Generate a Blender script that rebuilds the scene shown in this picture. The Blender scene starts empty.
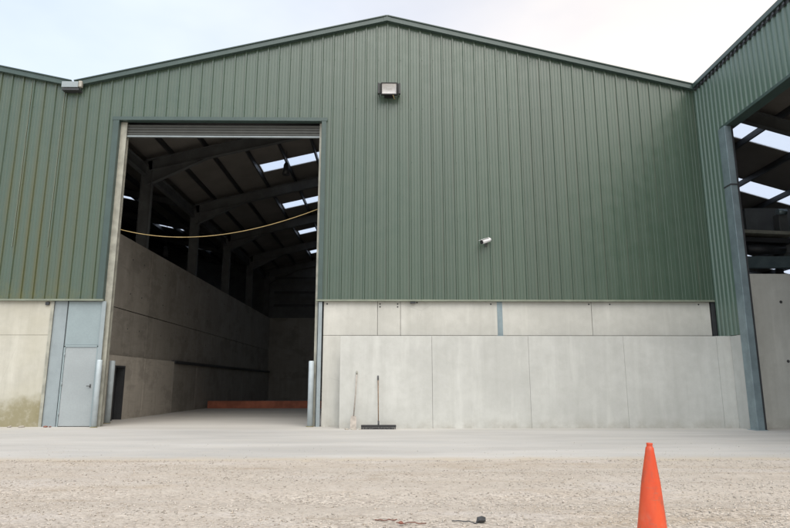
import bpy, math, random
import numpy as np
from mathutils import Vector, Matrix
random.seed(7); rng = np.random.default_rng(7)
S = bpy.context.scene
C = S.collection
R = math.radians

# ------------------------------------------------------------------ materials
class N:
    def __init__(s, name):
        s.m = bpy.data.materials.new(name); s.m.use_nodes = True
        s.t = s.m.node_tree; s.n = s.t.nodes
        s.b = s.n['Principled BSDF']
        s.pos = s.n.new('ShaderNodeNewGeometry').outputs['Position']
    def link(s, a, b): s.t.links.new(a, b)
    def vec(s, scale=(1, 1, 1), off=(0, 0, 0)):
        m = s.n.new('ShaderNodeMapping'); m.inputs['Scale'].default_value = scale
        m.inputs['Location'].default_value = off
        s.link(s.pos, m.inputs['Vector']); return m.outputs[0]
    def noise(s, sc, detail=4, rough=.55, scale=(1, 1, 1), off=(0, 0, 0), dist=0):
        t = s.n.new('ShaderNodeTexNoise'); t.inputs['Scale'].default_value = sc
        t.inputs['Detail'].default_value = detail; t.inputs['Roughness'].default_value = rough
        t.inputs['Distortion'].default_value = dist
        s.link(s.vec(scale, off), t.inputs['Vector']); return t.outputs['Fac']
    def vor(s, sc, feature='F1', scale=(1, 1, 1), out='Distance'):
        t = s.n.new('ShaderNodeTexVoronoi'); t.feature = feature; t.inputs['Scale'].default_value = sc
        s.link(s.vec(scale), t.inputs['Vector']); return t.outputs[out]
    def rng(s, v, a, b, c=0., d=1.):
        t = s.n.new('ShaderNodeMapRange'); t.interpolation_type = 'SMOOTHSTEP'
        for k, x in zip(('From Min', 'From Max', 'To Min', 'To Max'), (a, b, c, d)): t.inputs[k].default_value = x
        s.link(v, t.inputs['Value']); return t.outputs['Result']
    def math(s, op, a, b=None):
        t = s.n.new('ShaderNodeMath'); t.operation = op
        for i, x in enumerate((a, b)):
            if x is None: continue
            if isinstance(x, (int, float)): t.inputs[i].default_value = x
            else: s.link(x, t.inputs[i])
        return t.outputs[0]
    def xyz(s):
        t = s.n.new('ShaderNodeSeparateXYZ'); s.link(s.pos, t.inputs[0]); return t.outputs
    def mix(s, a, b, f, mode='MIX'):
        t = s.n.new('ShaderNodeMix'); t.data_type = 'RGBA'; t.blend_type = mode
        for i, x in ((6, a), (7, b)):
            if isinstance(x, tuple): t.inputs[i].default_value = (*x, 1)
            else: s.link(x, t.inputs[i])
        if isinstance(f, (int, float)): t.inputs[0].default_value = f
        else: s.link(f, t.inputs[0])
        return t.outputs[2]
    def bump(s, h, dist=.01, strength=.5):
        t = s.n.new('ShaderNodeBump'); t.inputs['Distance'].default_value = dist
        t.inputs['Strength'].default_value = strength
        s.link(h, t.inputs['Height']); s.link(t.outputs[0], s.b.inputs['Normal'])
    def done(s, col, rough=.6, metal=0, spec=None):
        if isinstance(col, tuple): s.b.inputs['Base Color'].default_value = (*col, 1)
        else: s.link(col, s.b.inputs['Base Color'])
        if isinstance(rough, (int, float)): s.b.inputs['Roughness'].default_value = rough
        else: s.link(rough, s.b.inputs['Roughness'])
        s.b.inputs['Metallic'].default_value = metal
        if spec is not None: s.b.inputs['Specular IOR Level'].default_value = spec
        return s.m

def simple(name, col, rough=.6, metal=0, var=.15, sc=3, spec=None):
    m = N(name)
    n = m.rng(m.noise(sc, 5), .3, .7)
    c = m.mix(tuple(x*(1-var) for x in col), tuple(min(1, x*(1+var)) for x in col), n)
    n2 = m.rng(m.noise(sc*14, 3), .35, .75, 0, .25)
    c = m.mix(c, tuple(x*.75 for x in col), n2)
    return m.done(c, rough, metal, spec)

def cladding(name, col, axis=0, algae=0., pitch=.333):
    m = N(name); x = m.xyz()
    sheet = m.math('FLOOR', m.math('DIVIDE', x[axis], pitch*3))
    w = m.n.new('ShaderNodeTexWhiteNoise'); w.noise_dimensions = '1D'; m.link(sheet, w.inputs['W'])
    c = m.mix(tuple(v*.93 for v in col), tuple(v*1.07 for v in col), w.outputs['Value'])
    st = m.rng(m.noise(5, 5, .6, (3, 3, .12)), .35, .7)
    c = m.mix(c, (col[0]*1.25, col[1]*1.08, col[2]*1.12), m.math('MULTIPLY', st, .4))
    big = m.rng(m.noise(.5, 3), .35, .7, 0, .3)
    c = m.mix(c, (col[0]*.8, col[1]*.86, col[2]*.86), big)
    # thin darker line along one side of each rib, broken up by noise
    fr = m.math('PINGPONG', m.math('ADD', x[axis], .0), pitch/2)
    fr2 = m.math('PINGPONG', m.math('ADD', x[axis], .042), pitch/2)
    near = m.rng(fr2, .006, .022, 1, 0)
    rib_line = m.math('MULTIPLY', near, m.rng(m.noise(1.6, 4, .6, (2, 2, .15)), .38, .66))
    c = m.mix(c, (.075, .085, .06), m.math('MULTIPLY', rib_line, .65 if algae else .2))
    if algae:
        left = m.rng(x[0], -7.2, -10.2)
        an = m.rng(m.noise(1.3, 5, .6, (2.4, 2.4, .22), (3, 0, 0)), .30, .55)
        low = m.rng(x[2], 10.5, 5.0, .35, 1)
        a = m.math('MULTIPLY', m.math('MULTIPLY', m.rng(fr, .02, .125, 1, .12), an), m.math('MULTIPLY', left, low))
        c = m.mix(c, (.074, .080, .028), m.math('MULTIPLY', a, algae))
        foot = m.math('MULTIPLY', m.rng(x[2], 4.4, 3.4), m.rng(m.noise(2.4, 4), .4, .65))
        c = m.mix(c, (.11, .115, .035), m.math('MULTIPLY', foot, m.math('MULTIPLY', left, .5)))
    m.bump(m.noise(1.2, 2, .5, (1, 1, .5)), .02, .25)
    return m.done(c, m.rng(m.noise(3, 3), .3, .7, .30, .40), 0, .8)

def concrete(name, col, mildew=False, dust=0, lines=True, dark=(0.6), streak=.35):
    m = N(name); x = m.xyz()
    a = m.rng(m.noise(.7, 6, .62), .32, .68)
    c = m.mix(tuple(v*.9 for v in col), tuple(min(1, v*1.06) for v in col), a)
    b = m.rng(m.noise(4.5, 6, .65), .35, .7)
    c = m.mix(c, (col[0]*.8, col[1]*.8, col[2]*.78), m.math('MULTIPLY', b, .35))
    s1 = m.rng(m.noise(2.5, 5, .6, (2.2, 2.2, .1)), .45, .75)
    c = m.mix(c, (col[0]*.72, col[1]*.72, col[2]*.7), m.math('MULTIPLY', s1, streak))
    s2 = m.rng(m.noise(1.6, 5, .6, (1.6, 1.6, .2), (9, 2, 5)), .5, .75)
    c = m.mix(c, tuple(min(1, v*1.22) for v in col), m.math('MULTIPLY', s2, .45))
    pits = m.rng(m.vor(9), .0, .055, 1, 0)
    pits = m.math('MULTIPLY', pits, m.rng(m.noise(2.2, 2), .5, .62))
    c = m.mix(c, tuple(v*.35 for v in col), m.math('MULTIPLY', pits, .8))
    # hairline cracks
    cr = m.rng(m.vor(.45, 'DISTANCE_TO_EDGE', (1, 1, .6)), 0, .004, 1, 0)
    cr = m.math('MULTIPLY', cr, m.rng(m.noise(.6, 2, .5, off=(4, 4, 4)), .55, .62))
    c = m.mix(c, tuple(v*.45 for v in col), m.math('MULTIPLY', cr, .0 if 'front' in name else .2))
    foot = m.math('MULTIPLY', m.rng(x[2], .34, .0), m.rng(m.noise(2.2, 5, .65), .35, .7))
    c = m.mix(c, (.26, .235, .19), m.math('MULTIPLY', foot, .5))
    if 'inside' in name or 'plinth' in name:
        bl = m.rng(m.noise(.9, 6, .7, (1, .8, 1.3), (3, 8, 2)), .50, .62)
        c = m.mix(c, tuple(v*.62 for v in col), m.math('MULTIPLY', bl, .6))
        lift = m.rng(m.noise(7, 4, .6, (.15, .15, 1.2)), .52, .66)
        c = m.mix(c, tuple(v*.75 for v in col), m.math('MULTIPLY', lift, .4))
    if mildew:
        h = m.math('ADD', m.math('ADD', x[2], m.rng(x[0], -9.9, -11.2, 0, .35)), m.math('MULTIPLY', m.noise(1.3, 5, .6, off=(1, 0, 0)), -1.5))
        k = m.math('MULTIPLY', m.rng(h, .25, -.35), m.rng(m.noise(6, 5, .7), .2, .55, .4, 1))
        c = m.mix(c, (.15, .125, .035), m.math('MULTIPLY', k, .95))
        c = m.mix(c, (.42, .4, .31), m.math('MULTIPLY', m.rng(m.noise(.8, 4, off=(7, 1, 1)), .35, .7), .4))
    m.bump(m.math('ADD', m.noise(6, 6, .7), m.math('MULTIPLY', pits, -.6)), .012, .35)
    return m.done(c, m.rng(m.noise(2, 3), .3, .7, .75, .92), 0, .25)

M = {}
GRN = (.053, .088, .060)
M['clad'] = cladding('green_steel_sheet', GRN, 0, .95)
M['clad_side'] = cladding('green_steel_sheet_side', (.095, .155, .118), 1, 0, .2)
M['trim'] = simple('green_flashing', (.050, .080, .072), .38, 0, .1, 2, .5)
M['drip'] = simple('weathered_drip_flashing', (.19, .215, .165), .5, 0, .15, 2)
M['galv'] = simple('galvanised_steel', (.28, .325, .34), .5, .15, .08, 3)
M['galv_blue'] = simple('galvanised_post', (.235, .30, .325), .38, .45, .15, 3)
M['guide'] = simple('dusty_guide_rail', (.33, .33, .28), .6, .15, .2, 4)
M['bollard'] = simple('bollard_steel', (.48, .55, .58), .5, .1, .1, 4)
M['door'] = simple('grey_blue_door_paint', (.31, .345, .355), .5, 0, .05, 1.5)
M['door_up'] = simple('blue_grey_panel_paint', (.26, .32, .335), .5, 0, .05, 1.5)
M['conc'] = concrete('precast_concrete', (.55, .545, .50), streak=.25)
M['conc_front'] = concrete('precast_concrete_front', (.51, .515, .485), streak=.25)
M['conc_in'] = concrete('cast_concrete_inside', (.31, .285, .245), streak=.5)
M['conc_pl_lit'] = concrete('cast_concrete_plinth', (.46, .42, .36), streak=.4)  # near plinth only: paler concrete with the doorway light put into its colour
M['conc_left'] = concrete('mildewed_concrete', (.50, .49, .43), mildew=True)
M['steel'] = simple('painted_frame_steel', (.10, .105, .105), .6, 0, .2, 2)
M['darksteel'] = simple('dark_steel', (.035, .037, .04), .5, 0, .2, 3)
M['roof_in'] = simple('roof_lining', (.20, .185, .165), .8, 0, .12, .8)
M['shutter'] = simple('shutter_slats', (.075, .08, .075), .6, .1, .1, 4)
M['black'] = simple('black_plastic', (.02, .02, .022), .5, 0, .2, 20)
M['white'] = simple('white_plastic', (.75, .76, .77), .35, 0, .04, 20)
M['reflector'] = simple('lamp_reflector', (.88, .89, .90), .4, 0, .05, 10)
M['wood'] = simple('handle_wood', (.20, .13, .08), .7, 0, .3, 20)
M['paledust'] = simple('dusty_pale_wood', (.36, .325, .285), .85, 0, .2, 12)
M['rubble'] = simple('rubble', (.36, .33, .28), .9, 0, .3, 12)
M['redbrick'] = simple('red_brick_bits', (.20, .08, .055), .9, 0, .3, 20)
M['rust'] = simple('rusty_red_paint', (.38, .125, .07), .75, 0, .3, 2)
M['rustwire'] = simple('rusted_wire', (.16, .07, .05), .8, 0, .3, 30)
M['darkstone'] = simple('dark_stone', (.05, .052, .055), .8, 0, .3, 20)
M['rope'] = simple('yellow_cable', (.40, .30, .13), .7, 0, .15, 6)
M['joint'] = simple('joint_sealant', (.24, .245, .24), .9, 0, .2, 10)
M['tie'] = simple('tie_hole_grout', (.06, .06, .06), .9, 0, .2, 10)
M['screw'] = simple('fixing_caps', (.07, .11, .09), .5, 0, .2, 10)
M['beige'] = simple('beige_rubber', (.36, .35, .31), .8, 0, .2, 10)

m = N('rooflight_sheet')                       # translucent plastic roof sheet
tr = m.n.new('ShaderNodeBsdfTranslucent'); tr.inputs['Color'].default_value = (.62, .67, .74, 1)
tp = m.n.new('ShaderNodeBsdfTransparent'); tp.inputs['Color'].default_value = (.68, .73, .80, 1)
mx = m.n.new('ShaderNodeMixShader'); mx.inputs[0].default_value = .45
m.link(tr.outputs[0], mx.inputs[1]); m.link(tp.outputs[0], mx.inputs[2])
m.link(mx.outputs[0], m.n['Material Output'].inputs['Surface']); M['rooflight'] = m.m

m = N('lamp_glass')
tp = m.n.new('ShaderNodeBsdfTransparent'); gl = m.n.new('ShaderNodeBsdfGlossy'); gl.inputs['Roughness'].default_value = .05
mx = m.n.new('ShaderNodeMixShader'); mx.inputs[0].default_value = .15
m.link(tp.outputs[0], mx.inputs[1]); m.link(gl.outputs[0], mx.inputs[2])
m.link(mx.outputs[0], m.n['Material Output'].inputs['Surface']); M['glass'] = m.m

m = N('cone_orange')
x = m.xyz()
c = m.mix((.54, .060, .018), (.62, .085, .026), m.rng(m.noise(9, 4, .6, (1, 1, .3)), .3, .7))
c = m.mix(c, (.36, .075, .04), m.rng(m.noise(22, 5, .7, (1, 1, .5)), .48, .72, 0, .75))
c = m.mix(c, (.30, .12, .08), m.math('MULTIPLY', m.rng(m.noise(16, 5, .75, (.5, .5, 3), (3, 1, 2)), .60, .68), .6))
c = m.mix(c, (.60, .32, .22), m.math('MULTIPLY', m.rng(x[2], .5, .0), m.rng(m.noise(14, 4), .45, .75)))
m.bump(m.noise(20, 3), .002, .3)
M['cone'] = m.done(c, .42, 0, .4)

# concrete apron: pale, tyre-dusted, gravel dust at its front edge
m = N('apron_concrete'); x = m.xyz()
col = (.435, .425, .405)
c = m.mix(tuple(v*.86 for v in col), tuple(v*1.08 for v in col), m.rng(m.noise(.55, 6, .6, (.35, 1.4, 1)), .3, .7))
c = m.mix(c, (.33, .335, .335), m.math('MULTIPLY', m.rng(m.noise(1.1, 5, .6, (.22, 1.1, 1), (5, 3, 0)), .48, .72), .3))
c = m.mix(c, (.46, .43, .38), m.math('MULTIPLY', m.rng(m.noise(3.0, 6, .7, (.5, 1.4, 1)), .45, .75), .45))
edge = m.rng(m.math('ADD', x[1], m.math('MULTIPLY', m.noise(1.5, 6, .7), 1.0)), 10.15, 10.75, 1, 0)
c = m.mix(c, (.43, .375, .30), m.math('MULTIPLY', edge, .85))
c = m.mix(c, (.22, .21, .19), m.math('MULTIPLY', m.rng(m.noise(45, 3, .6), .62, .75), .5))
wl = m.rng(m.math('ADD', x[1], m.math('MULTIPLY', m.noise(1.5, 5, .7), .7)), 16.1, 16.75)
c = m.mix(c, (.45, .425, .37), m.math('MULTIPLY', wl, .35))
m.bump(m.noise(25, 5, .7), .006, .4)
M['apron'] = m.done(c, .88, 0, .2)

# gravel yard
m = N('gravel_yard'); x = m.xyz()
cellc = m.vor(34, out='Color')
hs = m.n.new('ShaderNodeSeparateColor'); m.link(cellc, hs.inputs[0])
c = m.mix((.23, .20, .17), (.70, .63, .55), hs.outputs[0])
c2 = m.mix((.45, .40, .345), (.50, .455, .40), m.rng(m.noise(3, 5), .3, .7))
packed = m.rng(m.math('ADD', m.noise(.5, 5, .6, (.35, 1.3, 1)), m.math('MULTIPLY', x[1], .055)), .64, .92)
c = m.mix(c, c2, m.math('MULTIPLY', packed, .82))
c = m.mix(c, (.37, .295, .21), m.math('MULTIPLY', m.rng(m.noise(.9, 5, .65, (.3, 1.6, 1), (2, 7, 0)), .5, .72), .55))
c = m.mix(c, (.55, .52, .50), m.math('MULTIPLY', m.rng(m.noise(1.1, 5, .65, (.4, 1.5, 1), (12, 1, 0)), .5, .72), .4))
c = m.mix(c, (.14, .12, .10), m.rng(m.noise(30, 4, .7), .60, .78, 0, .7))
# damp brown scrapes and wheel-worn bands, coarser darker stone in patches
wp = m.rng(m.noise(1.4, 6, .7, (.45, 1.1, 1), (21, 4, 0)), .58, .70)
c = m.mix(c, (.29, .235, .175), m.math('MULTIPLY', wp, .55))
big = m.rng(m.vor(11), .0, .30, 1, 0)
big = m.math('MULTIPLY', big, m.rng(m.noise(2.0, 4, .6, (.4, 1.6, 1), (3, 3, 0)), .50, .60))
c = m.mix(c, (.20, .185, .165), m.math('MULTIPLY', big, .5))
h = m.math('ADD', m.math('MULTIPLY', m.vor(34), -1), m.noise(60, 4, .7))
m.bump(h, .02, .8)
M['gravel'] = m.done(c, .95, 0, .15)
m = N('gravel_stones')
c = m.mix((.22, .20, .172), (.60, .55, .49), m.rng(m.noise(23, 2, .8), .3, .7))
c = m.mix(c, (.43, .36, .28), m.rng(m.noise(7, 4, .7), .45, .7, 0, .6))
M['pebble'] = m.done(c, .9, 0, .2)

# ------------------------------------------------------------------ objects
def link(o, parent=None):
    C.objects.link(o)
    if parent: o.parent = parent
    return o
def thing(name, label, cat, loc=(0, 0, 0), group=None):
    o = bpy.data.objects.new(name, None); o.location = loc; o.empty_display_size = .2
    o['label'] = label; o['category'] = cat
    if group: o['group'] = group
    return link(o)
def tag(o, label, cat, group=None):
    o['label'] = label; o['category'] = cat
    if group: o['group'] = group
    return o

def base_of(parent):
    v = Vector((0, 0, 0))
    while parent: v = v + parent.location; parent = parent.parent
    return v

class MB:
    """collects boxes, tubes and faces in world coordinates"""
    def __init__(s): s.v = []; s.f = []; s.smooth = []
    def add(s, vs, fs, sm=False):
        k = len(s.v); s.v += [tuple(v) for v in vs]
        for f in fs: s.f.append(tuple(i+k for i in f)); s.smooth.append(sm)
        return s
    def box(s, x0, x1, y0, y1, z0, z1):
        if x0 > x1: x0, x1 = x1, x0
        if y0 > y1: y0, y1 = y1, y0
        v = [(x, y, z) for x in (x0, x1) for y in (y0, y1) for z in (z0, z1)]
        return s.add(v, [(0, 1, 3, 2), (4, 6, 7, 5), (0, 4, 5, 1), (2, 3, 7, 6), (0, 2, 6, 4), (1, 5, 7, 3)])
    def bar(s, a, b, w, h, up=(0, 0, 1)):
        a = Vector(a); b = Vector(b); d = (b-a).normalized(); up = Vector(up)
        r = d.cross(up).normalized(); u = r.cross(d).normalized()
        v = [p + r*i*w/2 + u*j*h/2 for p in (a, b) for i, j in ((-1, -1), (1, -1), (1, 1), (-1, 1))]
        return s.add(v, [(0, 3, 2, 1), (4, 5, 6, 7), (0, 1, 5, 4), (1, 2, 6, 5), (2, 3, 7, 6), (3, 0, 4, 7)])
    def ibeam(s, a, b, w, h, t=.02, up=(0, 0, 1)):
        a = Vector(a); b = Vector(b); d = (b-a).normalized(); u0 = Vector(up)
        r = d.cross(u0).normalized(); u = r.cross(d).normalized()
        s.bar(a, b, t, h-2*t, up)
        o = u*(h/2-t/2)
        s.bar(a+o, b+o, w, t, up); s.bar(a-o, b-o, w, t, up); return s
    def tube(s, pts, rs, n=16, cap=True, sm=True):
        pts = [Vector(p) for p in pts]
        if not isinstance(rs, (list, tuple)): rs = [rs]*len(pts)
        vs = []; ref = Vector((0, 0, 1))
        if abs((pts[-1]-pts[0]).normalized().z) > .9: ref = Vector((1, 0, 0))
        for i, p in enumerate(pts):
            d = (pts[min(i+1, len(pts)-1)]-pts[max(i-1, 0)]).normalized()
            a = d.cross(ref).normalized(); b = a.cross(d)
            vs += [p + (a*math.cos(t)+b*math.sin(t))*rs[i] for t in (2*math.pi*j/n for j in range(n))]
        fs = [(i*n+j, i*n+(j+1) % n, (i+1)*n+(j+1) % n, (i+1)*n+j) for i in range(len(pts)-1) for j in range(n)]
        s.add(vs, fs, sm)
        if cap:
            k = len(s.v)-len(vs)
            s.f.append(tuple(range(k+n-1, k-1, -1))); s.smooth.append(False)
            e = k+(len(pts)-1)*n; s.f.append(tuple(range(e, e+n))); s.smooth.append(False)
        return s
    def prism(s, poly, axis, a, b):
        """poly of 2D points extruded along axis from a to b"""
        def P(p, t): return {'x': (t, p[0], p[1]), 'y': (p[0], t, p[1]), 'z': (p[0], p[1], t)}[axis]
        n = len(poly)
        return s.add([P(p, a) for p in poly]+[P(p, b) for p in poly],
                     [tuple(range(n-1, -1, -1)), tuple(range(n, 2*n))] + [(i, (i+1) % n, n+(i+1) % n, n+i) for i in range(n)])
    def build(s, name, mat, parent=None, bevel=0, solid=0):
        b = base_of(parent)
        me = bpy.data.meshes.new(name)
        me.from_pydata([tuple(Vector(v)-b) for v in s.v], [], s.f)
        me.polygons.foreach_set('use_smooth', s.smooth)
        me.materials.append(M[mat] if isinstance(mat, str) else mat)
        import bmesh
        bm = bmesh.new(); bm.from_mesh(me); bmesh.ops.recalc_face_normals(bm, faces=bm.faces); bm.to_mesh(me); bm.free()
        me.update()
        o = bpy.data.objects.new(name, me)
        if bevel:
            md = o.modifiers.new('bevel', 'BEVEL'); md.width = bevel; md.segments = 2; md.limit_method = 'ANGLE'
        if solid:
            md = o.modifiers.new('solid', 'SOLIDIFY'); md.thickness = solid; md.offset = 0
        return link(o, parent)

def rock(c, r, seed, squash=.65):
    rr = random.Random(seed); vs = []; t = (1+5**.5)/2
    base = [(-1, t, 0), (1, t, 0), (-1, -t, 0), (1, -t, 0), (0, -1, t), (0, 1, t), (0, -1, -t), (0, 1, -t), (t, 0, -1), (t, 0, 1), (-t, 0, -1), (-t, 0, 1)]
    for b in base:
        v = Vector(b).normalized()*r*rr.uniform(.7, 1.2); vs.append((c[0]+v.x, c[1]+v.y, c[2]+v.z*squash))
    fs = [(0, 11, 5), (0, 5, 1), (0, 1, 7), (0, 7, 10), (0, 10, 11), (1, 5, 9), (5, 11, 4), (11, 10, 2), (10, 7, 6), (7, 1, 8),
          (3, 9, 4), (3, 4, 2), (3, 2, 6), (3, 6, 8), (3, 8, 9), (4, 9, 5), (2, 4, 11), (6, 2, 10), (8, 6, 7), (9, 8, 1)]
    return vs, fs

def ribbed(u0, u1, zb, zt, pt, pitch=.333, depth=.034, crown=.036, slope=.018, breaks=(), stiff=True):
    """profiled sheet: pt(u, off, z) places a point; zb, zt give bottom and top heights"""
    prof = [(-crown/2-slope, 0), (-crown/2, depth), (crown/2, depth), (crown/2+slope, 0)]
    if stiff:
        for q in (.36, .64): prof += [(pitch*q-.014, 0), (pitch*q-.005, .005), (pitch*q+.005, .005), (pitch*q+.014, 0)]
    us = []
    for k in range(int(math.floor(u0/pitch))-1, int(math.ceil(u1/pitch))+2):
        us += [(k*pitch+a, o) for a, o in prof]
    us.sort()
    xs = [a for a, _ in us]; os_ = [b for _, b in us]
    f = lambda u: float(np.interp(u, xs, os_))
    pts = [u0] + [a for a, _ in us if u0 < a < u1] + [u1] + [b for b in breaks if u0 < b < u1]
    pts = sorted(set(pts))
    mb = MB(); vs = []
    for u in pts: vs += [pt(u, f(u), zb(u)), pt(u, f(u), zt(u))]
    mb.add(vs, [(2*i, 2*i+2, 2*i+3, 2*i+1) for i in range(len(pts)-1)])
    return mb

YF = 17.10          # face of the gable cladding
XL, XR = -9.45, 9.35
ZE, ZR = 10.02, 12.27
def ztop(x):
    if x < XL: return ZE + (XL-x)*.215
    return ZR - abs(x-(-.02))*(ZR-ZE)/9.40
def join(*mbs):
    r = MB()
    for b in mbs: r.add(b.v, b.f)
    return r

# ================================================================== ground
def ground_grid(name, xs, ys, zf, mat):
    vs = [(x, y, zf(x, y)) for y in ys for x in xs]; n = len(xs)
    fs = [(j*n+i, j*n+i+1, (j+1)*n+i+1, (j+1)*n+i) for j in range(len(ys)-1) for i in range(n-1)]
    o = MB().add(vs, fs, True).build(name, mat); o['kind'] = 'structure'; return o
xs = [-400, -120, -40, -20, -14] + [x*.12 for x in range(-90, 91)] + [14, 20, 40, 120, 400]
ys = [-300, -80, -20, -5, 0, 2, 3] + [3.5+.08*k for k in range(78)] + [9.80, 9.88, 9.96, 10.1, 12, 20, 60, 150, 500]
def gz(x, y):
    if y > 9.3 and y < 10.2:
        e = .0135+.007*math.sin(x*3.1+math.sin(x*.7)*2)*math.sin(y*19+x)+.004*math.sin(x*11.3)
        return e*min(1, (y-9.3)/.25) if y < 9.74 else e-(y-9.74)*.25
    if not (3.2 < y < 9.5 and abs(x) < 12): return 0 if y < 9.5 else -.06 if y > 10 else 0
    f = min(1, (9.5-y)/1.5, (12-abs(x))/2, (y-3.2)/.8)
    a = .013*math.sin(y*2.6+.5*math.sin(x*.35)+.2)+.009*math.sin(y*5.3+1.7*math.sin(x*.25+1)) + .006*math.sin(x*1.7+y*.9)*math.sin(y*3.1-x*.4)
    a += .006*math.sin(x*5.1+y*2)*math.sin(y*7.3+x)
    return f*a
ground_grid('ground', xs, ys, gz, 'gravel')

# apron in front of and inside the sheds, ragged front edge
front = [(x*.15, 9.64+.025*math.sin(x*.17)+random.uniform(-.035, .035)+(.0 if abs(x) > 5 else .0)) for x in range(-240, 241)]
mb = MB(); vs = []
for x, y in front: vs += [(x, y-.12, .004), (x, y+.1, .0135), (x, 60, .016)]
fs = []
for i in range(len(front)-1):
    fs += [(3*i, 3*i+3, 3*i+4, 3*i+1), (3*i+1, 3*i+4, 3*i+5, 3*i+2)]
o = mb.add(vs, fs).build('concrete_apron', 'apron'); o['kind'] = 'structure'

# loose stones over the gravel
def pebbles(n, name, mat, sz, yr, xr, tilt, exp=1.0):
    y = yr[0]+(yr[1]-yr[0])*rng.random(n)**exp
    x = rng.uniform(*xr, n)*(y/yr[1]*.75+.3)
    patch = np.sin(x*1.1+np.sin(y*2)*1.5)*np.sin(y*2.3+x*.4)
    keep = rng.random(n) < np.clip(.62+.38*patch, .15, 1); x = x[keep]; y = y[keep]; n = len(x)
    r = sz[0]+(sz[1]-sz[0])*rng.random(n)**3
    z = np.array([gz(a, b) for a, b in zip(x, y)])
    z = np.where(y > 9.6, .016, z)
    o6 = np.array([(1, 0, 0), (-1, 0, 0), (0, 1, 0), (0, -1, 0), (0, 0, 1), (0, 0, -1)], float)
    ang = rng.uniform(0, 6.28, n); ca, sa = np.cos(ang), np.sin(ang)
    jit = rng.uniform(.6, 1.25, (n, 6, 3))
    v = o6[None]*jit + rng.uniform(-.25, .25, (n, 6, 3))
    v[..., 2] *= .6
    v *= r[:, None, None]
    vx = v[..., 0]*ca[:, None]-v[..., 1]*sa[:, None]; vy = v[..., 0]*sa[:, None]+v[..., 1]*ca[:, None]
    V = np.stack([vx+x[:, None], vy+y[:, None], v[..., 2]+(z+r*.2)[:, None]], -1).reshape(-1, 3)
    tri = np.array([(0, 2, 4), (2, 1, 4), (1, 3, 4), (3, 0, 4), (2, 0, 5), (1, 2, 5), (3, 1, 5), (0, 3, 5)])
    F = (tri[None]+6*np.arange(n)[:, None, None]).reshape(-1, 3)
    me = bpy.data.meshes.new(name); me.vertices.add(len(V)); me.vertices.foreach_set('co', V.ravel())
    me.loops.add(F.size); me.loops.foreach_set('vertex_index', F.ravel())
    me.polygons.add(len(F)); me.polygons.foreach_set('loop_start', np.arange(0, F.size, 3)); me.polygons.foreach_set('loop_total', np.full(len(F), 3))
    me.update(); me.validate(); me.materials.append(M[mat])
    o = link(bpy.data.objects.new(name, me)); o['kind'] = 'stuff'
    return o
o = pebbles(52000, 'gravel', 'pebble', (.004, .017), (4.4, 9.7), (-8.6, 8.6), 0, 1.25)
tag(o, 'loose pale beige gravel scattered over the yard before the concrete', 'gravel')
o = pebbles(1800, 'coarse_gravel', 'pebble', (.008, .021), (4.5, 8.6), (-8.6, 8.6), 0, 1.6)
tag(o, 'coarser stones lying among the finer gravel nearest the camera', 'stones')
o = pebbles(4500, 'stray_gravel', 'pebble', (.003, .010), (9.5, 12.5), (-9, 9), 0, 6)
tag(o, 'sparse stray stones carried onto the front of the concrete', 'gravel')

# ================================================================== main shed
shed = thing('steel_shed', 'large green gabled steel shed with the tall open doorway, in the middle', 'shed', (0, YF, 0), 'green steel sheds round the yard')
fr = lambda u, o, z: (u, YF-o, z)
ZC = 3.50; OX0, OX1, OZ = -8.0, -1.96, 8.88
w = join(ribbed(XL, OX0, lambda u: ZC, ztop, fr), ribbed(OX0, OX1, lambda u: OZ, ztop, fr),
         ribbed(OX1, XR, lambda u: ZC, ztop, fr, breaks=(-.02,)))
w.build('cladding', 'clad', shed, solid=.003)
# screws in rows at the sheeting rails
mb = MB()
for z in (4.1, 5.8, 7.6, 9.3, 10.9):
    for k in range(-28, 29):
        x = k*.333+.055
        if x < XL or x > XR or z > ztop(x)-.3: continue
        if OX0-.1 < x < OX1+.1 and z < OZ+.1: continue
        mb.tube([(x, YF+.002, z), (x, YF-.009, z)], .011, 6, sm=False)
o = mb.build('screw', 'screw', shed); o['kind'] = 'stuff'
# verge flashing, two slopes, set proud with a shadow gap under it
def verge(xa, za, xb, zb, name, parent, y0=YF-.14, y1=YF+.25, hgt=.15):
    d = Vector((xb-xa, 0, zb-za)).normalized(); nrm = Vector((-d.z, 0, d.x))
    if nrm.z < 0: nrm = -nrm
    A = Vector((xa, 0, za)); B = Vector((xb, 0, zb))
    p = [A-nrm*(hgt*.75), B-nrm*(hgt*.75), B+nrm*(hgt*.25), A+nrm*(hgt*.25)]
    mb = MB().prism([(q.x, q.z) for q in p], 'y', y0, y1)
    # rounded roll along the top edge
    q = [A+nrm*(hgt*.25-.002), B+nrm*(hgt*.25-.002), B+nrm*(hgt*.25+.035), A+nrm*(hgt*.25+.035)]
    mb.prism([(t.x, t.z) for t in q], 'y', y0-.03, y0+.05)
    return mb.build(name, 'trim', parent, bevel=.008)
verge(XL+.05, ztop(XL+.05), -.02, ZR, 'verge_flashing', shed)
verge(-.02, ZR, XR+.0, ztop(XR), 'verge_flashing', shed)
MB().prism([(-.13, ZR-.14), (-.02, ZR-.115), (.09, ZR-.14), (.09, ZR+.045), (-.02, ZR+.078), (-.13, ZR+.045)], 'y', YF-.146, YF+.2).build('ridge_end_cap', 'trim', shed, bevel=.006)
# drip flashing along the lower edge of the cladding
MB().box(XL, OX0+.02, YF-.052, YF+.03, ZC-.055, ZC-.004).build('drip_flashing', 'drip', shed, bevel=.004)
MB().box(OX1-.06, XR-.02, YF-.052, YF+.03, ZC-.055, ZC-.004).build('drip_flashing', 'drip', shed, bevel=.004)
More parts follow.
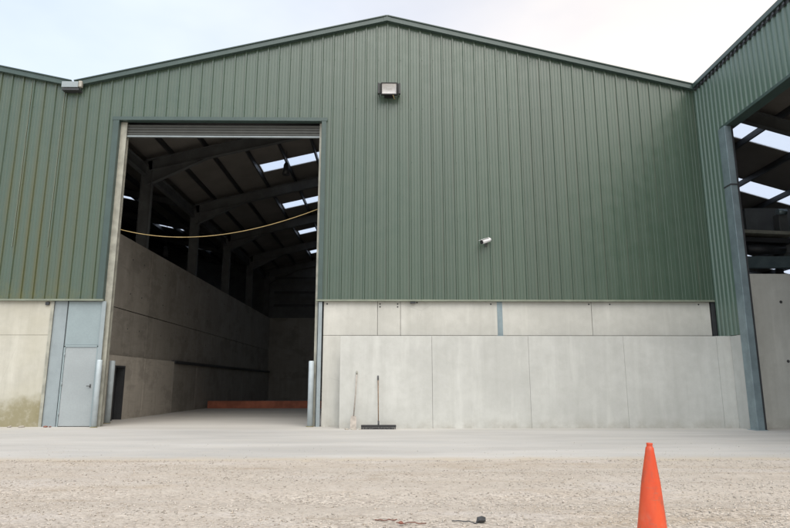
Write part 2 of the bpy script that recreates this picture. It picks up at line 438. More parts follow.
# door surround: head and side flashings
mb = MB()
mb.box(OX0-.17, OX0+.0, YF-.045, YF-.037, ZC, OZ).box(OX0-.002, OX0+.006, YF-.045, YF+.36, ZC-.05, OZ)
mb.box(OX1+.0, OX1+.13, YF-.045, YF-.037, ZC, OZ).box(OX1-.006, OX1+.002, YF-.045, YF+.36, ZC-.05, OZ)
mb.box(OX0-.20, OX1+.16, YF-.052, YF-.046, OZ-.002, OZ+.10).box(OX0, OX1, YF-.05, YF+.14, OZ-.008, OZ-.003)
mb.build('door_flashing', 'trim', shed)
# rolled up shutter: bottom rail, curtain slats, drum
sh = MB()
for k in range(4): sh.prism([(YF+.18, 8.47+k*.09), (YF+.155, 8.50+k*.09), (YF+.155, 8.53+k*.09), (YF+.18, 8.555+k*.09), (YF+.20, 8.555+k*.09), (YF+.20, 8.47+k*.09)], 'x', OX0+.12, OX1-.06)
sh = sh.build('roller_shutter', 'shutter', shed)
MB().box(OX0+.12, OX1-.06, YF+.14, YF+.215, 8.42, 8.465).build('bottom_rail', 'galv', sh, bevel=.01)
MB().tube([(OX0+.05, YF+.62, 9.05), (OX1+.1, YF+.62, 9.05)], .3, 24).build('shutter_drum', 'darksteel', sh)
# guides either side
MB().box(OX0+.006, OX0+.19, YF+.10, YF+.14, 0, 8.86).box(OX0+.006, OX0+.05, YF+.14, YF+.30, 0, 8.86).box(OX0+.02, OX0+.19, YF+.24, YF+.28, 0, 8.86).build('guide_rail', 'guide', shed)
MB().box(OX1-.08, OX1-.006, YF+.10, YF+.14, 0, 8.86).box(OX1-.05, OX1-.006, YF+.14, YF+.30, 0, 8.86).box(OX1-.08, OX1-.02, YF+.24, YF+.28, 0, 8.86).build('guide_rail', 'guide', shed)
# doorway columns (galvanised channels) below the cladding
MB().box(-8.015, -7.997, YF+.02, YF+.34, 0, ZC-.06).box(-8.015, -7.90, YF+.0, YF+.02, 0, ZC-.06).build('door_post', 'galv', shed, bevel=.006)
MB().box(OX1+.004, OX1+.03, YF+.0, YF+.34, 0, ZC-.06).box(OX1+.004, OX1+.13, YF-.0, YF+.02, 0, ZC-.06).build('door_post', 'galv', shed, bevel=.006)
MB().ibeam((-9.19, YF+.20, 0), (-9.19, YF+.20, 10.0), .36, .26, .015, up=(0, 1, 0)).build('column', 'galv', shed)
# personnel door with panel above
DX0, DX1 = -8.97, -8.02
MB().box(DX0, DX1, YF+.06, YF+.11, 2.22, ZC-.06).build('door_panel_above', 'door_up', shed, bevel=.004)
dr = MB().box(DX0+.045, DX1-.045, YF+.045, YF+.095, .03, 2.15).build('door', 'door', shed, bevel=.005)
hd = MB().tube([(DX1-.13, YF+.045, 1.10), (DX1-.13, YF-.01, 1.10), (DX1-.21, YF-.01, 1.10)], .012, 8)
hd.box(DX1-.15, DX1-.11, YF+.036, YF+.046, 1.05, 1.15).build('handle', 'steel', dr)
for z in (.3, 1.1, 1.9): MB().tube([(DX0+.04, YF+.03, z), (DX0+.04, YF+.03, z+.1)], .012, 8).build('hinge', 'galv', dr)
MB().box(DX0, DX0+.04, YF+.03, YF+.11, 0, 2.2).box(DX1-.04, DX1, YF+.03, YF+.11, 0, 2.2).box(DX0, DX1, YF+.03, YF+.11, 2.156, 2.214).build('door_frame', 'door_up', shed, bevel=.004)
MB().box(DX0-.2, DX1, YF+.13, YF+.16, 0, 3.44).build('backing_sheet', 'galv', shed)

# concrete wall under the cladding, precast panels
wy0, wy1 = YF+.06, YF+.24
xsj = [-1.80, -.27, .38, 3.13]; xsk = [3.27, 5.82, 9.22]
for a, b in list(zip(xsj[:-1], xsj[1:])) + list(zip(xsk[:-1], xsk[1:])):
    MB().box(a+.004, b-.004, wy0, wy1, 2.492, 3.46).build('wall_panel', 'conc', shed, bevel=.012)
for a, b in ((-1.80, 3.13), (3.27, 9.22)):
    MB().box(a+.004, b-.004, wy0, wy1, 0, 2.485).build('wall_panel', 'conc', shed, bevel=.012)
MB().box(-1.79, 9.2, wy1+.002, wy1+.03, 0, 3.45).build('joint_backing', 'joint', shed)
MB().ibeam((3.20, YF+.22, 0), (3.20, YF+.22, 11.2), .22, .30, .015, up=(0, 1, 0)).build('column', 'galv_blue', shed)
MB().box(9.235, 9.33, YF-.0, YF+.2, 0, 3.44).build('corner_post', 'darksteel', shed)
mb = MB()
for x, z in ((-.20, 3.38), (-.2, 3.3), (.30, 3.38), (.3, 3.3), (5.75, 3.38), (6.35, 3.38), (8.9, 3.38), (.85, 3.42), (2.95, 3.38), (-1.7, 3.38)):
    MB().tube([(x, wy0+.004, z), (x, wy0-.006, z)], .022, 10, sm=False).build('lifting_socket', 'tie', shed)
MB().box(.66, .80, YF-.03, YF+.04, 3.39, 3.44).build('wall_vent', 'darksteel', shed)

# roof: sheets between strips of rooflight, under it purlins and rafters
roof_y0, roof_y1 = YF+.02, 46.6
lights_y = [25.85, 31.85, 37.8, 43.75]
def roofpiece(xa, xb, ya, yb, th=.06, z0=0.0):
    p = [(xa, ztop(xa)-.16+z0), (xb, ztop(xb)-.16+z0), (xb, ztop(xb)-.16+th+z0), (xa, ztop(xa)-.16+th+z0)]
    return MB().prism(p, 'y', ya, yb)
opaque = []; cur = roof_y0
LX0, LX1 = -5.72, -1.0
for ly in lights_y:
    opaque += [roofpiece(XL, -.02, cur, ly), roofpiece(-.02, XR, cur, ly),
               roofpiece(XL, LX0, ly, ly+1), roofpiece(LX1, -.02, ly, ly+1), roofpiece(-.02, -LX1, ly, ly+1), roofpiece(-LX0, XR, ly, ly+1)]
    cur = ly+1
opaque += [roofpiece(XL, -.02, cur, roof_y1), roofpiece(-.02, XR, cur, roof_y1)]
roof = join(*opaque).build('roof', 'roof_in', shed)
for ly in lights_y:
    for a, b in ((LX0, LX1), (-LX1, -LX0)):
        roofpiece(a, b, ly, ly+1, .012, .024).build('rooflight', 'rooflight', roof)
MB().prism([(-.45, ztop(-.45)-.07), (-.02, ZR-.05), (.4, ztop(.4)-.07), (.4, ztop(.4)-.04), (-.02, ZR+.02), (-.45, ztop(-.45)-.04)], 'y', YF+.26, roof_y1).build('ridge_cap', 'trim', roof)
for k in range(7):
    for sgn in (-1, 1):
        x = sgn*(.6+1.3*k)
        MB().bar((x, YF+.1, ztop(x)-.29), (x, 46.3, ztop(x)-.29), .065, .22).build('purlin', 'darksteel', shed)
frames = [22.4+5.95*k for k in range(5)]
for y in frames[:-1]+[46.1]:
    for sgn in (-1, 1):
        xe = -9.2 if sgn < 0 else 9.15
        a = Vector((xe, y, ztop(xe)-.66)); b = Vector((-.02, y, ZR-.64)); b2 = b.copy(); b2.x = sgn*.001-.02
        mb = MB().ibeam(a, b2, .2, .46, .02)
        # haunch
        h0 = Vector((xe, y, ztop(xe)-.88)); xh = sgn*7.0
        mb.prism([(xe, ztop(xe)-1.45), (xh, ztop(xh)-.89), (xe, ztop(xe)-.89)], 'y', y-.012, y+.012)
        mb.bar((xe, y, ztop(xe)-1.45), (xh, y, ztop(xh)-.90), .2, .02)
        mb.build('rafter', 'steel', shed)
        MB().ibeam((sgn*9.2 if sgn > 0 else -9.22, y, 0), (sgn*9.2 if sgn > 0 else -9.22, y, 9.6), .2, .42, .02, up=(1, 0, 0)).build('column', 'steel', shed)
# valley beam and rails
MB().ibeam((-9.3, YF+.4, 9.2), (-9.3, 46, 9.2), .2, .4, .02).build('eaves_beam', 'steel', shed)
for z in (7.0, 8.0, 9.1):
    MB().bar((-8.6, 46.0, z), (9, 46.0, z), .07, .18).build('sheeting_rail', 'darksteel', shed)
for x in (-5.0, 0, 5.0):
    MB().ibeam((x, 46.1, 5.9), (x, 46.1, ztop(x)-.7), .2, .3, .015, up=(0, 1, 0)).build('gable_post', 'steel', shed)
MB().prism([(XL, 6.0), (XR, 6.0), (XR, ZE), (-.02, ZR), (XL, ZE)], 'y', 46.3, 46.38).build('rear_cladding', 'steel', shed)
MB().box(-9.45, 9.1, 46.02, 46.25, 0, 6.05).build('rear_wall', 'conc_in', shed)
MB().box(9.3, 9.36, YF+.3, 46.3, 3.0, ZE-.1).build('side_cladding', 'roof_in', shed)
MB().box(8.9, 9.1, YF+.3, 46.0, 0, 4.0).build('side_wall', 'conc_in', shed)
# inner concrete wall between the two sheds, upper lift set back from the lower
ybr = [YF+.36, 19.7, 22.6, 28.5, 34.4, 40.3, 46.24]
for a, b in zip(ybr[:-1], ybr[1:]):
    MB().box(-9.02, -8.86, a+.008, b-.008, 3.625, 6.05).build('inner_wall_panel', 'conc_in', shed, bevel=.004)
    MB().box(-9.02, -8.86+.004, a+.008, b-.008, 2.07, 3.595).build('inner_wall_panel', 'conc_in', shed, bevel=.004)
ypl = [YF+.36, 19.7, 22.3, 25.4, 28.5, 34.4, 40.3, 46.24]
for i, (a, b) in enumerate(zip(ypl[:-1], ypl[1:])):
    if i == 1:
        MB().box(-9.02, -8.72, a+.01, 19.93, 0, 2.06).box(-9.02, -8.72, 20.60, b-.01, 0, 2.06).box(-9.02, -8.72, 19.93, 20.60, 1.70, 2.06).build('plinth_wall_panel', 'conc_pl_lit', shed)
    else:
        MB().box(-9.02, -8.72 if a < 25 else -8.76, a+.01, b-.01, 0, 2.06 if a < 25 else 1.98).build('plinth_wall_panel', 'conc_pl_lit' if a < 25 else 'conc_in', shed, bevel=.012)  # panels near the doorway take the copy painted lighter for daylight
MB().box(-8.86, -8.68, 25.42, 45.9, 1.985, 2.10).build('coping_timber', 'darksteel', shed)
MB().box(-9.06, -9.03, YF+.4, 46, 0, 5.9).build('inner_joint_backing', 'joint', shed)
sd = MB().box(-8.98, -8.93, 19.95, 20.58, .02, 1.68).build('doorway_shade_slab', 'black', shed)  # black slab standing in for the shade inside the side doorway
MB().box(-8.975, -8.70, 20.575, 20.592, 0, 1.69).box(-8.78, -8.70, 19.89, 19.94, 0, 1.74).box(-8.78, -8.70, 20.59, 20.64, 0, 1.74).box(-8.78, -8.70, 19.94, 20.59, 1.69, 1.74).build('frame', 'darksteel', sd)  # first box carries that painted shade onto the far reveal, the rest is frame
mb = MB()
for y in (18.7, 19.3, 20.9, 21.9, 24, 27, 30, 33, 36, 39, 42):
    for z in (5.4, 4.2, 3.0):
        MB().tube([(-8.864, y, z), (-8.852, y, z)], .028, 10, sm=False).build('tie_hole', 'tie', shed)
# gutter outlet box in the valley
g = MB().box(-9.74, -9.25, YF-.20, YF+.2, 9.84, 10.03).build('gutter_end', 'galv', shed, bevel=.01)
MB().box(-9.24, -9.14, YF-.21, YF-.10, 9.85, 10.05).build('gutter_stop', 'beige', g, bevel=.02)
MB().box(-9.70, -9.20, YF-.22, YF+.1, 9.74, 9.795).build('gutter_sole', 'darksteel', g)

# ================================================================== shed to the left
ls = thing('steel_shed', 'green steel shed at the far left edge, its sheeting streaked with algae over mildewed concrete', 'shed', (-18, YF, 0), 'green steel sheds round the yard')
XM = -18.9; XE = -28.4
def ztl(x): return ZE+(XL-x)*.215 if x > XM else ZE+(XL-XM)*.215-(XM-x)*.215
w = ribbed(XE, XL, lambda u: ZC, ztl, lambda u, o, z: (u, YF-o-.004, z), breaks=(XM,))
w.build('cladding', 'clad', ls, solid=.003)
mb = MB()
for z in (4.1, 5.8, 7.6, 9.3, 10.9):
    for k in range(-45, -28):
        x = k*.333+.055
        if z < ztl(x)-.3: mb.tube([(x, YF+.0, z), (x, YF-.012, z)], .011, 6, sm=False)
o = mb.build('screw', 'screw', ls); o['kind'] = 'stuff'
verge(XM, ztl(XM), XL-.05, ztl(XL-.05), 'verge_flashing', ls)
verge(XE, ztl(XE), XM, ztl(XM), 'verge_flashing', ls)
MB().box(XE, XL-.004, YF-.05, YF+.03, ZC-.055, ZC-.004).build('drip_flashing', 'drip', ls, bevel=.004)
# one pale side lap strip on each third rib
mb = MB()
for k in (-29, -32):
    x = k*.333-.055
    MB().box(x-.006, x+.004, YF-.030, YF-.010, ZC+1.5, ztl(x)-.16).build('lap_edge', 'drip', ls)
for a, b, t in ((XE, -20, 0), (-20, -14.6, 0), (-14.6, -9.44, 0)):
    MB().box(a+.006, b-.006, YF+.05, YF+.25, 2.492, 3.46).build('wall_panel', 'conc_left', ls, bevel=.012)
    MB().box(a+.006, b-.006, YF+.05, YF+.25, 0, 2.488).build('wall_panel', 'conc_left', ls, bevel=.012)
MB().box(-9.60, -9.50, YF+.0, YF+.06, 3.33, 3.42).build('wall_bracket', 'darksteel', ls)
MB().box(-9.45, -9.365, YF+.03, YF+.048, 0, 3.44).build('edge_angle', 'guide', ls)
def rp(xa, xb, ya, yb, th=.06, z0=0):
    p = [(xa, ztl(xa)-.16+z0), (xb, ztl(xb)-.16+z0), (xb, ztl(xb)-.16+th+z0), (xa, ztl(xa)-.16+th+z0)]
    return MB().prism(p, 'y', ya, yb)
op = [rp(XE, XM, YF+.03, 46.6)]; cur = YF+.03
ll = [24.6, 30.6, 36.6, 42.6]
for ly in ll:
    op += [rp(XM, XL, cur, ly), rp(XM, -14.6, ly, ly+.6), rp(-12.7, XL, ly, ly+.6)]; cur = ly+.6
op += [rp(XM, XL, cur, 46.6)]
lr = join(*op).build('roof', 'roof_in', ls)
for ly in ll: rp(-14.6, -12.7, ly, ly+.6, .012, .024).build('rooflight', 'rooflight', lr)
for k in range(7):
    x = XL-.7-1.35*k
    MB().bar((x, YF+.1, ztl(x)-.29), (x, 46.2, ztl(x)-.29), .065, .22).build('purlin', 'darksteel', ls)
for y in frames:
    MB().ibeam((XL-.2, y, ztl(XL-.2)-.45), (XM, y, ztl(XM)-.45), .2, .28, .02).build('rafter', 'steel', ls)
MB().box(XE, XL, 46.3, 46.5, 0, ZE+2.2).build('rear_cladding', 'steel', ls)
MB().box(XE, XE+.1, YF+.05, 46.5, 0, ZE+.05).build('side_cladding', 'clad_side', ls)

# ================================================================== shed to the right, turned towards the yard
XS = XR
rs = thing('steel_shed', 'green ribbed open-sided shed at the right edge, coming forward towards the yard', 'shed', (15, 14, 0), 'green steel sheds round the yard')
ZT = 9.98; ZH = 8.2
PY0, PY1 = 15.25, 15.98        # post
sp = lambda u, o, z: (XS-o, u, z)
YN = 7.0
w = join(ribbed(PY1-.14, YF-.0, lambda u: 2.44, lambda u: ZT, sp, .2, .034, .07, .025, stiff=False),
         ribbed(YN, PY1-.14, lambda u: ZH, lambda u: ZT, sp, .2, .034, .07, .025, stiff=False))
w.build('cladding', 'clad_side', rs, solid=.003)
MB().box(XS-.10, XS+.10, YN-.05, YF-.16, ZT-.02, ZT+.12).build('eaves_flashing', 'trim', rs, bevel=.012)
mb = MB().box(XS-.042, XS-.037, YN, YF-.16, ZT-.12, ZT-.025)
for k in range(int((YF-YN)/.2)): mb.box(XS-.075, XS-.038, YN+k*.2+.06, YN+k*.2+.14, ZT-.10, ZT-.03)
mb.build('profile_filler', 'darksteel', rs)
MB().box(XS-.06, XS+.26, YN, 15.86, ZH-.09, ZH-.004).build('header_flashing', 'trim', rs, bevel=.006)
MB().ibeam((XS+.25, YN, ZH+.2), (XS+.25, PY1, ZH+.2), .22, .4, .02).build('header_beam', 'steel', rs)
# post: galvanised column with splice plate, pale front flange and darker web behind
PX = XS-.03
pc = MB().box(PX-.09, PX+.09, 15.50, 15.83, 0, ZH-.10).build('door_post', 'galv_blue', rs, bevel=.006)
MB().box(PX-.098, PX+.098, 15.49, 15.84, 6.40, 6.44).build('splice_plate', 'darksteel', pc)
MB().box(PX-.14, PX+.14, 15.46, 15.88, 0, .03).build('base_plate', 'galv', pc)
MB().box(PX+.094, PX+.15, 15.52, 15.80, 0, ZH-.1).build('guide_rail', 'darksteel', pc)
# second post nearer, out of view, and near gable end
MB().ibeam((PX, YN+.2, 0), (PX, YN+.2, ZH), .2, .4, .02, up=(0, 1, 0)).build('column', 'galv_blue', rs)
XW = 22.0
zr = lambda x: 9.95-.30*(x-XS)
w = ribbed(XS, XW, lambda u: .02, lambda u: zr(u)-.02, lambda u, o, z: (u, YN-o, z), .2, .034, .07, .025, stiff=False)
w.build('end_cladding', 'clad_side', rs, solid=.003)
def rr_(xa, xb, ya, yb, th=.06, z0=0):
    return MB().prism([(xa, zr(xa)-.06+z0), (xb, zr(xb)-.06+z0), (xb, zr(xb)-.06+th+z0), (xa, zr(xa)-.06+th+z0)], 'y', ya, yb)
op = []; cur = YN; rl = [10.6, 14.2, 17.9, 21.6, 25.2, 29]
for ly in rl:
    op += [rr_(XS, XW, cur, ly), rr_(XS, XS+.6, ly, ly+1.05), rr_(XW-1.5, XW, ly, ly+1.05)] if ly > 17 else [rr_(XS, XW, cur, ly), rr_(XS, XW, ly, ly+1.05)]
    cur = ly+1.05
op += [rr_(XS, XW, cur, 36)]
rf = join(*op).build('roof', 'roof_in', rs)
for ly in rl:
    if ly > 17: rr_(XS+.6, XW-1.5, ly, ly+1.05, .012, .024).build('rooflight', 'rooflight', rf)
for k in range(8):
    x = XS+.9+1.55*k
    MB().bar((x, YN+.1, zr(x)-.17), (x, 35.8, zr(x)-.17), .07, .2).build('purlin', 'darksteel', rs)
for y in (16.9, 24.0, 30.5):
    MB().ibeam((XS+.1, y, zr(XS+.1)-.5), (XW, y, zr(XW)-.5), .2, .4, .02).build('rafter', 'steel', rs)
MB().box(XS, XW, 35.8, 36, 0, 9.6).build('rear_cladding', 'roof_in', rs)
MB().box(XW, XW+.1, YN, 36, 0, zr(XW)).build('side_cladding', 'clad_side', rs)
for a, b in ((XS+.22, 14.2), (14.22, 19.0), (19.02, 21.9)):
    MB().box(a, b, 16.35, 16.6, 0, 4.13).build('inner_wall_panel', 'conc', rs, bevel=.012)
mb = MB()
for x in (10.75, 12.6, 14.9, 16.4):
    for z in (3.35, 1.75, .55): MB().tube([(x, 16.356, z), (x, 16.34, z)], .04, 10, sm=False).build('tie_hole', 'tie', rs)

# handling machine standing behind that wall
mc = thing('handling_machine', 'dark steel hopper and platform machine behind the concrete wall inside the right-hand shed', 'machine', (13, 19, 0))
MB().bar((10.2, 18.4, 4.86), (16.5, 18.4, 4.86), .2, .36).build('main_beam', 'galv_blue', mc)
MB().bar((10.9, 18.5, 5.78), (12.55, 18.5, 5.72), .9, .10).build('deck', 'guide', mc)
MB().bar((10.9, 18.6, 5.58), (12.6, 18.6, 5.52), .7, .14).build('deck_frame', 'darksteel', mc)
for x in (11.0, 12.5, 15.5):
    MB().box(x-.08, x+.08, 18.8, 18.96, 0, 5.5).build('leg', 'darksteel', mc)
MB().prism([(11.8, 6.0), (12.2, 5.9), (12.9, 5.9), (13.6, 6.4), (13.6, 6.85), (11.8, 6.85)], 'y', 19.2, 20.8).build('hopper', 'steel', mc)
MB().bar((11.2, 19.0, 6.3), (12.0, 19.6, 5.9), .3, .1).build('chute', 'guide', mc)
MB().box(12.5, 12.8, 18.6, 18.9, 5.0, 6.5).box(12.4, 12.9, 18.55, 18.95, 5.2, 5.6).build('drive_housing', 'steel', mc, bevel=.02)
MB().tube([(11.25, 18.5, 5.3), (12.45, 18.5, 5.3)], .16, 16).build('roller', 'darksteel', mc)
MB().tube([(12.35, 18.4, 6.5), (12.62, 18.4, 6.5)], .09, 12).build('motor', 'galv_blue', mc)

# ================================================================== push wall in front
pw = thing('concrete_wall', 'low pale precast concrete wall standing in front of the shed, with the broom against it', 'wall', (4, 16.5, 0))
bx = [-1.25, 1.205, 3.80, 6.37, 8.90, 9.44]
for i, (a, b) in enumerate(zip(bx[:-1], bx[1:])):
    g = .004 if i == 0 else .0022
    MB().box(a+g, b-(.004 if i == 0 else .0022), 16.40+.003*(i % 2), 16.62, 0, 2.425-.004*(i % 2)).build('panel', 'conc_front', pw, bevel=.004)
MB().box(9.28, 9.434, 15.87, 16.396, 0, 2.418).build('return_panel', 'conc_front', pw, bevel=.004)
MB().box(-1.2, 9.4, 16.63, 16.66, 0, 2.36).build('backing', 'joint', pw)

# ================================================================== small things
f = thing('floodlight', 'large black-framed floodlight with a silvery face high on the green gable', 'floodlight', (.04, YF, 9.8))
T = Matrix.Translation((.045, YF-.30, 9.80)) @ Matrix.Rotation(R(16), 4, 'X')
def tb(mb, T=T): mb.v = [tuple(T @ Vector(v)) for v in mb.v]; return mb
bd = MB().box(-.25, .25, -.03, .14, .15, .18).box(-.25, .25, -.03, .14, -.18, -.145).box(-.28, -.215, -.03, .14, -.145, .15).box(.215, .28, -.03, .14, -.145, .15).box(-.25, .25, .14, .17, -.17, .17)
tb(bd).build('body', 'black', f, bevel=.006)
rf_ = MB().add([(-.21, .0, -.14), (.21, .0, -.14), (.21, .0, .145), (-.21, .0, .145), (-.18, .06, -.09), (.18, .06, -.09), (.15, .10, .05), (-.15, .10, .05)],
               [(0, 1, 5, 4), (1, 2, 6, 5), (2, 3, 7, 6), (3, 0, 4, 7), (4, 5, 6, 7)])
tb(rf_).build('reflector', 'reflector', f)
tb(MB().tube([(-.1, .04, .03), (.1, .04, .03)], .014, 10)).build('lamp_tube', 'white', f)
tb(MB().box(-.213, .213, -.022, -.016, -.143, .148)).build('lens', 'glass', f)
for sgn in (-1, 1):
    mb = MB().box(.045+sgn*.29, .045+sgn*.31, YF-.34, YF-.036, 9.66, 9.74).box(.045+sgn*.285, .045+sgn*.335, YF-.36, YF-.26, 9.62, 9.96)
    mb.build('bracket', 'black', f, bevel=.004)
MB().box(-.1, .2, YF-.12, YF-.036, 9.62, 9.68).build('junction_box', 'black', f)
MB().tube([(.16, YF-.3, 9.6), (.2, YF-.2, 9.52), (.23, YF-.05, 9.6)], .009, 6).build('flex', 'rope', f)

cam_ = thing('security_camera', 'small white bullet security camera on the right part of the green wall', 'camera', (2.85, YF, 5.15))
T2 = Matrix.Translation((2.83, YF-.2, 5.17)) @ Matrix.Rotation(R(-58), 4, 'Z') @ Matrix.Rotation(R(20), 4, 'X')
tb(MB().tube([(0, -.17, 0), (0, .12, 0), (0, .17, 0)], [.062, .062, .045], 18), T2).build('body', 'white', cam_)
tb(MB().box(-.066, .066, -.22, .1, .060, .072), T2).build('sunshield', 'white', cam_, bevel=.004)
tb(MB().tube([(0, -.172, 0), (0, -.196, 0)], .055, 18), T2).build('lens', 'black', cam_)
MB().tube([(2.85, YF-.035, 5.10), (2.85, YF-.12, 5.10), (2.84, YF-.18, 5.14)], .018, 10).build('bracket', 'steel', cam_)
MB().box(2.81, 2.89, YF-.05, YF-.034, 5.05, 5.15).build('mounting_plate', 'steel', cam_)

def bollard(x, y, h, r, label):
    b = thing('bollard', label, 'bollard', (x, y, 0), 'steel bollards guarding the doorway')
    MB().tube([(x, y, .0), (x, y, h-.03), (x, y, h-.008), (x, y, h)], [r, r, r*.93, r*.7], 24).build('post', 'bollard', b)
    MB().tube([(x, y, .012), (x, y, .03)], [r+.035, r+.015], 20).build('grout_collar', 'conc_left', b)
bollard(-7.84, YF-.2, 1.80, .07, 'pale steel bollard beside the grey personnel door handle')
bollard(-8.25, 18.6, 1.84, .085, 'pale steel bollard inside the doorway, before the dark opening in the inner wall')
bollard(-2.09, YF-.02, 1.78, .075, 'pale steel bollard at the right side of the tall doorway')

c = thing('electric_cable', 'thin yellow cable sagging across the upper part of the tall doorway', 'cable', (-5, 17.4, 5.4))
key = [(-7.93, 5.62), (-7.3, 5.48), (-6.6, 5.40), (-5.78, 5.37), (-5.0, 5.43), (-4.04, 5.60), (-3.0, 5.90), (-1.97, 6.27)]
kx = [k[0] for k in key]
pts = [(x, 17.4, float(np.polyval(np.polyfit(kx, [k[1] for k in key], 3), x))) for x in np.linspace(-7.93, -1.97, 40)]
MB().tube(pts, .010, 8).build('cable', 'rope', c)
for p in (pts[0], pts[-1]): MB().tube([(p[0]-.03, p[1]+.0, p[2]+.02), (p[0]+.03, p[1], p[2]+.02)], .025, 8).build('clip', 'darksteel', c)

b = thing('broom', 'wide black push broom with its thin brown handle leaning on the concrete wall', 'broom', (-.24, 16.1, 0))
MB().box(-.66, .24, 16.07, 16.15, .07, .125).build('head', 'black', b, bevel=.008)
br = MB()
for i in range(90):
    x = -.65+.88*i/89
    for j in range(3):
        y = 16.082+.028*j; dx = random.uniform(-.008, .008)
        br.bar((x, y, .07), (x+dx, y-.012+random.uniform(-.006, .006), .016), .006, .006, up=(0, 1, 0))
br.build('bristles', 'black', b)
MB().tube([(-.215, 16.11, .12), (-.225, 16.24, .75), (-.235, 16.375, 1.35)], .014, 10).build('handle', 'wood', b)
MB().tube([(-.213, 16.10, .10), (-.2145, 16.125, .22)], .022, 10).build('socket', 'darksteel', b)
MB().tube([(-.233, 16.355, 1.25), (-.2355, 16.379, 1.37)], .018, 10).build('grip', 'darksteel', b)

s = thing('shovel', 'dusty pale long-handled shovel leaning on the concrete wall left of the broom', 'shovel', (-.8, 16.1, 0))
MB().tube([(-.86, 16.20, .32), (-.82, 16.28, .9), (-.80, 16.37, 1.46)], [.017, .016, .016], 10).build('handle', 'paledust', s)
MB().tube([(-.801, 16.365, 1.40), (-.799, 16.378, 1.49)], .021, 10).build('grip', 'guide', s)
pts2 = []
MB().add([(-.94, 16.06, .02), (-.78, 16.06, .02), (-.78, 16.15, .26), (-.80, 16.19, .34), (-.92, 16.19, .34), (-.94, 16.15, .26),
          (-.93, 16.09, .02), (-.79, 16.09, .02), (-.79, 16.18, .27), (-.81, 16.21, .35), (-.91, 16.21, .35), (-.93, 16.18, .27)],
         [(0, 1, 2, 3, 4, 5), (6, 11, 10, 9, 8, 7)]+[(i, (i+1) % 6, 6+(i+1) % 6, 6+i) for i in range(6)]).build('blade', 'paledust', s)
for i, (x, y, r) in enumerate(((-1.02, 15.98, .06), (-.84, 15.95, .075), (-.68, 16.0, .045))):
    v, fc = rock((x, y, .02), r, 40+i, .5)
    tag(MB().add(v, fc).build('rubble', 'rubble'), ['small pale rubble lump left of the shovel blade', 'largest pale rubble lump in front of the shovel blade', 'smallest pale rubble lump between the shovel and the broom'][i], 'rubble', 'rubble by the shovel')

# traffic cone
cx, cy = 1.545, 3.78
cn = thing('traffic_cone', 'scuffed orange traffic cone standing on the gravel in the foreground', 'traffic cone', (cx, cy, 0))
prof = [(.128, .030), (.122, .05), (.081, .33), (.053, .58), (.0255, .752), (.0235, .770), (.0185, .777), (.0165, .783), (.0185, .793), (.0175, .799), (.012, .799), (.011, .75), (.011, .60)]
mb = MB(); n = 48
vs = [(cx+r*math.cos(2*math.pi*j/n), cy+r*math.sin(2*math.pi*j/n), z+.005) for r, z in prof for j in range(n)]
mb.add(vs, [(i*n+j, i*n+(j+1) % n, (i+1)*n+(j+1) % n, (i+1)*n+j) for i in range(len(prof)-1) for j in range(n)], True)
mb.build('body', 'cone', cn)
mb = MB().prism([(cx+.20*a+.0, cy+.20*b_) for a, b_ in ((-1, -.8), (-.8, -1), (.8, -1), (1, -.8), (1, .8), (.8, 1), (-.8, 1), (-1, .8))], 'z', .004, .036)
mb.build('base', 'cone', cn, bevel=.008)

cn.rotation_euler = (0, R(2.6), 0)          # stands a little off true on the gravel
# low red-brown boards on the shed floor
kb = thing('timber_board', 'long low red-brown board lying across the floor deep inside the shed', 'board', (-5, 30, 0))
MB().box(-8.6, 1.5, 30.0, 30.1, .0, .36).build('board', 'rust', kb, bevel=.01)
MB().box(-8.6, 1.5, 30.1, 30.28, .37, .385).build('top_strip', 'darksteel', kb)

# hanging lamps inside
def lamp(x, y, z, zr_, label):
    l = thing('hanging_lamp', label, 'lamp', (x, y, z), 'lamps hung inside the shed')
    MB().tube([(x, y, z+.55), (x, y, z+.45), (x, y, z+.25), (x, y, z)], [.06, .11, .13, .16], 18).build('shade', 'darksteel', l)
    MB().tube([(x, y, z+.55), (x, y, zr_)], .012, 6).build('chain', 'darksteel', l)
lamp(-4.35, 24.9, 9.95, ztop(-4.35)-.2, 'dark lamp hung from the roof in front of the nearest bright rooflight')
lamp(-11.0, 29.6, 7.3, ztl(-11)-.2, 'dark lamp hanging beyond the inner concrete wall, below the sagging cable')

# debris on the gravel and by the door
v, fc = rock((.80, 5.42, .035), .048, 3, .8)
tag(MB().add(v, fc).build('stone', 'darkstone'), 'dark grey stone lying on the gravel at the bottom edge, right of the rusty wire', 'stone')
for i, (pp, lb) in enumerate((([(-.10, 5.52, .02), (.0, 5.47, .03), (.09, 5.50, .025)], 'left short bent piece of rusty wire on the gravel'),
                              ([(.08, 5.36, .025), (.2, 5.34, .03), (.33, 5.36, .02)], 'straight rusty rod at the very bottom edge of the gravel'),
                              ([(.55, 5.44, .02), (.66, 5.40, .035), (.76, 5.36, .02)], 'short dark rod touching the dark grey stone'))):
    q = [Vector(a).lerp(Vector(b_), t) for a, b_ in zip(pp[:-1], pp[1:]) for t in (0, .25, .5, .75)]+[Vector(pp[-1])]
    pp = [p+Vector((0, random.uniform(-.004, .004), random.uniform(-.012, .003))) for p in q]
    tag(MB().tube(pp, .0045, 6).build('rusty_wire', 'rustwire' if i < 2 else 'darksteel'), lb, 'wire', 'scrap on the gravel')
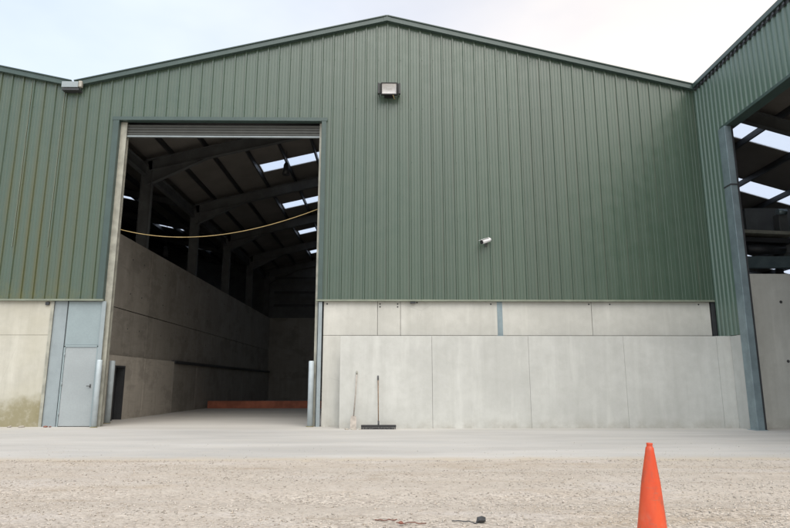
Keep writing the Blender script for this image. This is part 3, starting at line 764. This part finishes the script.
for i, (x, y, r, mt, lb) in enumerate(((-9.15, 16.95, .07, 'redbrick', 'reddish brick fragment at the foot of the galvanised column by the door'),
                                    (-9.75, 16.9, .09, 'rubble', 'larger pale rubble lump at the foot of the mildewed wall'),
                                    (-10.1, 16.95, .06, 'rubble', 'smaller pale rubble lump at the foot of the mildewed wall'),
                                    (-9.02, 16.95, .04, 'redbrick', 'small reddish brick crumb beside the grey door'),
                                    (.12, 5.33, .024, 'redbrick', 'brick crumb at the bottom edge beside the rusty rod'))):
    v, fc = rock((x, y, .03), r, 60+i, .5)
    tag(MB().add(v, fc).build('rubble', mt), lb, 'rubble')

# ================================================================== light
W = bpy.data.worlds.new('World'); S.world = W; W.use_nodes = True
nt = W.node_tree; bg = nt.nodes['Background']
SUN_EL, SUN_AZ = 56, 168            # azimuth measured from +Y towards +X: veiled sun behind the camera
sky = nt.nodes.new('ShaderNodeTexSky'); sky.sky_type = 'NISHITA'; sky.sun_disc = False
sky.sun_elevation = R(SUN_EL); sky.sun_rotation = R(SUN_AZ); sky.dust_density = 2.0; sky.ozone_density = 1.0
tc = nt.nodes.new('ShaderNodeTexCoord')
mp = nt.nodes.new('ShaderNodeMapping'); mp.inputs['Scale'].default_value = (1, 1, 2.2)
nz = nt.nodes.new('ShaderNodeTexNoise'); nz.inputs['Scale'].default_value = 1.3; nz.inputs['Detail'].default_value = 5; nz.inputs['Roughness'].default_value = .5
rm = nt.nodes.new('ShaderNodeMapRange'); rm.interpolation_type = 'SMOOTHSTEP'
for k, v in zip(('From Min', 'From Max', 'To Min', 'To Max'), (.3, .7, .55, .95)): rm.inputs[k].default_value = v
mx = nt.nodes.new('ShaderNodeMix'); mx.data_type = 'RGBA'
CL = 4.95
sx = nt.nodes.new('ShaderNodeSeparateXYZ'); nt.links.new(tc.outputs['Generated'], sx.inputs[0])
wm = nt.nodes.new('ShaderNodeMapRange'); wm.interpolation_type = 'SMOOTHSTEP'
for k, v in zip(('From Min', 'From Max', 'To Min', 'To Max'), (-.45, .45, 0, 1)): wm.inputs[k].default_value = v
nt.links.new(sx.outputs[0], wm.inputs['Value'])
cm = nt.nodes.new('ShaderNodeMix'); cm.data_type = 'RGBA'      # veil of cloud: cool to the left, warmer to the right
cm.inputs[6].default_value = (.88*CL, .96*CL, 1.04*CL, 1); cm.inputs[7].default_value = (1.09*CL, .985*CL, .885*CL, 1)
nt.links.new(wm.outputs['Result'], cm.inputs[0]); nt.links.new(cm.outputs[2], mx.inputs[7])
L = nt.links.new
L(tc.outputs['Generated'], mp.inputs[0]); L(mp.outputs[0], nz.inputs['Vector']); L(nz.outputs['Fac'], rm.inputs['Value'])
L(rm.outputs['Result'], mx.inputs[0]); L(sky.outputs[0], mx.inputs[6]); L(mx.outputs[2], bg.inputs['Color'])
bg.inputs['Strength'].default_value = .12
sl = bpy.data.lights.new('sun', 'SUN'); sl.energy = 1.5; sl.angle = R(60); sl.color = (1, .96, .90)
so = link(bpy.data.objects.new('sun', sl))
d = Vector((math.sin(R(SUN_AZ))*math.cos(R(SUN_EL)), math.cos(R(SUN_AZ))*math.cos(R(SUN_EL)), math.sin(R(SUN_EL))))
so.rotation_euler = d.to_track_quat('Z', 'Y').to_euler(); so.location = (5, -40, 40)

# ================================================================== camera
cd = bpy.data.cameras.new('camera'); co = link(bpy.data.objects.new('camera', cd))
cd.sensor_width = 36; cd.lens = 36*608/790; cd.clip_end = 2000; cd.clip_start = .05
co.location = (0, 0, 1.15); co.rotation_euler = (R(90+11.17), 0, R(-.75))
S.camera = co
S.render.engine = 'CYCLES'
S.cycles.max_bounces = 10; S.cycles.diffuse_bounces = 6; S.cycles.transparent_max_bounces = 8
v = S.view_settings; v.view_transform = 'Standard'; v.look = 'None'; v.exposure = 1.0; v.gamma = 1; v.use_curve_mapping = False
